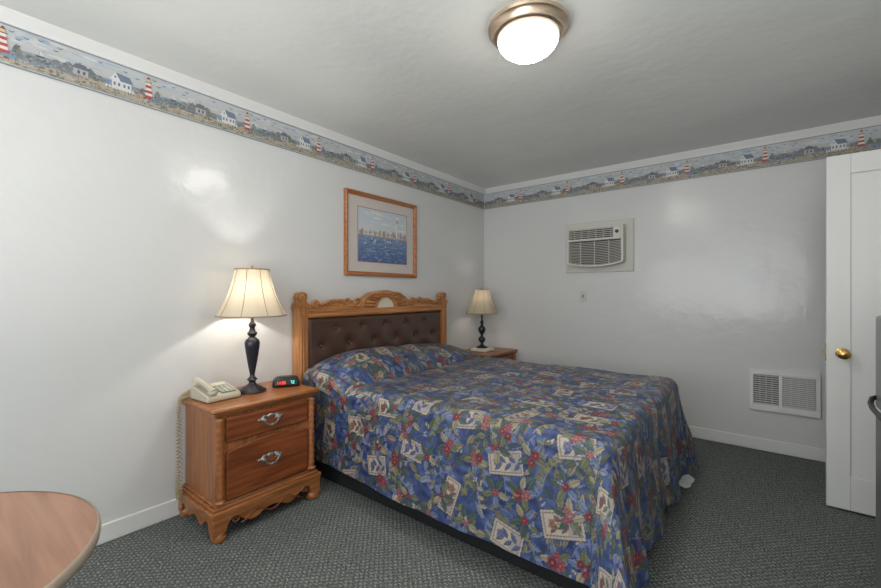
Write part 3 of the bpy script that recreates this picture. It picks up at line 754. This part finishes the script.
# ------------------------------------------------------------ telephone
M_ph = mat('phone_beige', (190,184,164), .42); M_phk = mat('phone_keys', (220,216,204), .4); M_phd = mat('phone_dark', (96,102,96), .4)
PHL = Vector((.20, .985, .655)); PHR = math.radians(4)
ph = thing('telephone', 'beige corded desk telephone on the nightstand beside the lit lamp', 'telephone', PHL, rz=PHR)
bm = prism(B(), [(-.095,.003),(.095,.003),(.1,.020),(.093,.036),(-.055,.068),(-.087,.068),(-.099,.054)], -.088, .088, 'y')
obj('body', bm, M_ph, ph, bevel=.006, seg=3)
sl = -.032/.148
top_at = lambda x: .036+(x-.093)*sl
bm = B(); xs = [-.095+.19*i/20 for i in range(21)]
tube(bm, [(x, -.055, top_at(x)+.018+.009*math.cos(x/.095*PI/2)) for x in xs], [.014+.006*abs(x/.095)**3 for x in xs], 12)
for x in (-.080, .080): lathe(bm, [(.018,-.012),(.024,-.006),(.025,.006),(.020,.012),(.008,.014)], (x, -.055, top_at(x)+.012), 18)
obj('handset', bm, M_ph, ph, ang=60)
bm = B(); x0_, x1_ = -.005, .085
prism(bm, [(x0_-.016, top_at(x0_-.016)-.001), (x1_, top_at(x1_)-.001), (x1_, top_at(x1_)+.0015), (x0_-.016, top_at(x0_-.016)+.0015)], -.010, .070, 'y'); obj('keypad_plate', bm, M_phd, ph)
bm = B()
for r_ in range(4):
    for c_ in range(3):
        x = -.002+r_*.022; y = .006+c_*.024; z = top_at(x)
        box(bm, x-.007, x+.007, y-.0085, y+.0085, z-.002, z+.006)
obj('keypad', bm, M_phk, ph, bevel=.0015)
bm = B(); x = -.042; prism(bm, [(x-.014, top_at(x-.014)), (x+.014, top_at(x+.014)), (x+.014, top_at(x+.014)+.002), (x-.014, top_at(x-.014)+.002)], .0, .07, 'y'); obj('card_window', bm, M_phk, ph)
Rz = Matrix.Rotation(-PHR, 3, 'Z')
def tophone(p): return Rz @ (Vector(p)-PHL)
ctrl = [Vector((.11,.925,.712)), Vector((.10,.885,.69)), Vector((.09,.848,.655)), Vector((.08,.842,.5)), Vector((.08,.842,.3)), Vector((.082,.840,.17)), Vector((.105,.838,.14)), Vector((.125,.840,.2)), Vector((.11,.842,.45)), Vector((.10,.846,.64)), Vector((.105,.875,.668)), Vector((.115,.905,.668))]
def cr(P, t):
    n = len(P)-1; i = min(int(t*n), n-1); f = t*n-i
    p0, p1, p2, p3 = P[max(i-1,0)], P[i], P[i+1], P[min(i+2, n)]
    return .5*((2*p1)+(-p0+p2)*f+(2*p0-5*p1+4*p2-p3)*f*f+(-p0+3*p1-3*p2+p3)*f**3)
n = 1500; pts = []
for i in range(n):
    t = i/(n-1); p = cr(ctrl, t); tg = (cr(ctrl, min(t+.002, 1))-cr(ctrl, max(t-.002, 0))).normalized()
    s1 = tg.cross(Vector((1,.2,.1))).normalized(); s2 = tg.cross(s1); a = t*2*PI*120; env = .0080*min(1, t*20, (1-t)*20)
    pts.append(tophone(p+(s1*math.cos(a)+s2*math.sin(a))*env))
obj('cord', tube(B(), pts, .0023, 5), mat('cord_tan', (166,150,116), .5), ph, ang=80)

# alarm clock
ck = thing('alarm_clock', 'black alarm clock radio with glowing red digits on the nightstand', 'clock', (.235, 1.385, .655), rz=math.radians(-28))
cp = [(-.045,.003),(.045,.003),(.050,.010),(.0515,.020),(.0425,.0455),(.036,.054),(.022,.060),(-.02,.062),(-.040,.052),(-.050,.030),(-.050,.012)]
bm = B(); prev = None; ns = 18
for i in range(ns+1):
    u_ = -1+2*i/ns; k_ = (1-abs(u_)**5)**.35 if abs(u_) < 1 else .35
    k_ = max(k_, .45)
    ring = [bm.verts.new((x*(.35+.65*k_), u_*.080, .003+(z-.003)*k_)) for x, z in cp]
    if prev:
        for j in range(len(cp)): bm.faces.new((prev[j], prev[(j+1) % len(cp)], ring[(j+1) % len(cp)], ring[j]))
    else: bm.faces.new(list(reversed(ring)))
    prev = ring
bm.faces.new(prev)
obj('body', bm, mat('clock_black', (34,34,38), .28), ck, ang=40)
bm = B()
prism(bm, [(.0505,.0200),(.0522,.0205),(.0434,.0455),(.0417,.0450)], -.060, .060, 'y'); scr = obj('display', bm, mat('clock_display', (10,6,8), .12), ck)
S7 = {'0':'abcdef','1':'bc','2':'abged','3':'abgcd','4':'fgbc','5':'afgcd','6':'afgedc','7':'abc','8':'abcdefg','9':'abcdfg'}
def seg_digits(txt, m, y0, hgt, name):
    A = Art((.0528, 0, .0222), (0,1,0), Vector((-.0088,0,.025)).normalized(), (.94,0,.34), .0003)
    x = y0; w = hgt*.5; q = hgt*.15
    for ch in txt:
        if ch == ':':
            A.rect(x, x+q, hgt*.25, hgt*.25+q, (255,60,40), 1); A.rect(x, x+q, hgt*.65, hgt*.65+q, (255,60,40), 1); x += q*2.2; continue
        R_ = {'a':(0,w,hgt-q,hgt),'g':(0,w,hgt/2-q/2,hgt/2+q/2),'d':(0,w,0,q),'f':(0,q,hgt/2,hgt),'b':(w-q,w,hgt/2,hgt),'e':(0,q,0,hgt/2),'c':(w-q,w,0,hgt/2)}
        for s_ in S7[ch]:
            a, b, c, d_ = R_[s_]; A.rect(x+a, x+b, c, d_, (255,60,40), 1)
        x += w*1.4
    o = A.build(name, m, None); o.parent = scr; return o
seg_digits('11:30', mat('led_red', (255,40,30), .5, emis=((255,50,30), 2.0)), -.057, .017, 'digits')
seg_digits('72', mat('led_blue_green', (60,210,200), .5, emis=((70,225,215), 1.6)), .022, .018, 'digits')

# ------------------------------------------------------------ round table (front left)
tb = thing('round_table', 'round wood-grain laminate table with pale edge band at the near left', 'table', (1.325, -.118, 0))
R_t = .365
obj('tabletop', lathe(B(), [(.001,.708),(R_t-.004,.708),(R_t-.004,.7315),(.001,.7315)], seg=96), W_table, tb, ang=30)
obj('edge_band', lathe(B(), [(R_t-.004,.707),(R_t,.709),(R_t+.002,.720),(R_t,.731),(R_t-.005,.7328)], seg=96, mod=lambda a: 1), mat('edge_band_tan', (166,152,136), .45), tb, ang=60)
obj('pedestal', lathe(B(), [(.06,.0),(.045,.03),(.034,.05),(.034,.68),(.09,.69),(.09,.708)], seg=28), mat('black_metal', (34,34,36), .4, .5), tb)
bm = B()
for k in range(4):
    a = PI/4+k*PI/2; c, s_ = math.cos(a), math.sin(a)
    tube(bm, [(0.03*c,.03*s_,.05), (.15*c,.15*s_,.04), (.28*c,.28*s_,.018)], [.022,.02,.016], 10)
obj('base', bm, mat('black_metal_base', (34,34,36), .4, .5), tb)

# ------------------------------------------------------------ refrigerator at right edge, its doors facing the bed
fr = thing('refrigerator', 'grey compact refrigerator with black handle at the right edge', 'refrigerator', (3.16, 1.86, 0))
M_fr = mat('fridge_grey', (150,152,154), .4, .2)
bm = B(); box(bm, 2.93, 3.46, 1.58, 2.14, .03, 1.15); obj('cabinet', bm, M_fr, fr, bevel=.01, world=True)
bm = B(); box(bm, 2.87, 2.924, 1.58, 2.14, .06, .80); obj('door', bm, mat('fridge_door', (128,130,132), .35, .4), fr, bevel=.012, world=True, seg=3)
bm = B(); box(bm, 2.87, 2.924, 1.58, 2.14, .815, 1.15); fd = obj('freezer_door', bm, mat('fridge_freezer_door', (150,152,154), .35, .4), fr, bevel=.012, world=True, seg=3)
bm = B(); tube(bm, [(2.872, 2.120, .855), (2.858, 2.110, .850), (2.850, 2.08, .838), (2.847, 2.02, .830), (2.847, 1.9, .828), (2.850, 1.8, .830), (2.872, 1.76, .835)], .008, 10); obj('handle', bm, M_black, fd, world=True)
for x in (2.97, 3.42):
    for y in (1.62, 2.1): obj('foot', lathe(B(), [(.02,0),(.02,.035)], (x, y, 0), 14), M_black, fr, world=True)

# ------------------------------------------------------------ lights
def area(name, loc, direction, sx, sy, e, col=(1,1,1)):
    ld = bpy.data.lights.new(name, 'AREA'); ld.shape = 'RECTANGLE'; ld.size = sx; ld.size_y = sy; ld.energy = e; ld.color = col
    o = bpy.data.objects.new(name, ld); C.objects.link(o); o.location = loc; o.rotation_euler = Vector(direction).to_track_quat('-Z', 'Y').to_euler(); return o
area('window_fill_light', (1.75, Y0-.14, 1.47), (0, 1, 0), 2.4, 1.25, 34, (.96, .985, 1))  # added soft fill outside the unseen window, in place of daylight
area('ceiling_fill_light', (2.35, -.75, .95), (0, .04, 1), 1.0, 1.0, 62, (1, .99, .97))  # added fill lamp behind the camera, aimed up to brighten ceiling and room
w = bpy.data.worlds.new('world'); bpy.context.scene.world = w; w.use_nodes = True
w.node_tree.nodes['Background'].inputs[0].default_value = (.8, .9, 1, 1); w.node_tree.nodes['Background'].inputs[1].default_value = 1.0

# ------------------------------------------------------------ camera
cam = bpy.data.cameras.new('camera'); co_ = bpy.data.objects.new('camera', cam); C.objects.link(co_)
cam.sensor_width = 36; cam.lens = 36*406/881; cam.clip_start = .02
co_.location = (2.541, 0, 1.23); co_.rotation_euler = (PI/2, 0, math.radians(38.2))
cam.shift_y = -1/881
bpy.context.scene.camera = co_
bpy.context.scene.view_settings.view_transform = 'Standard'
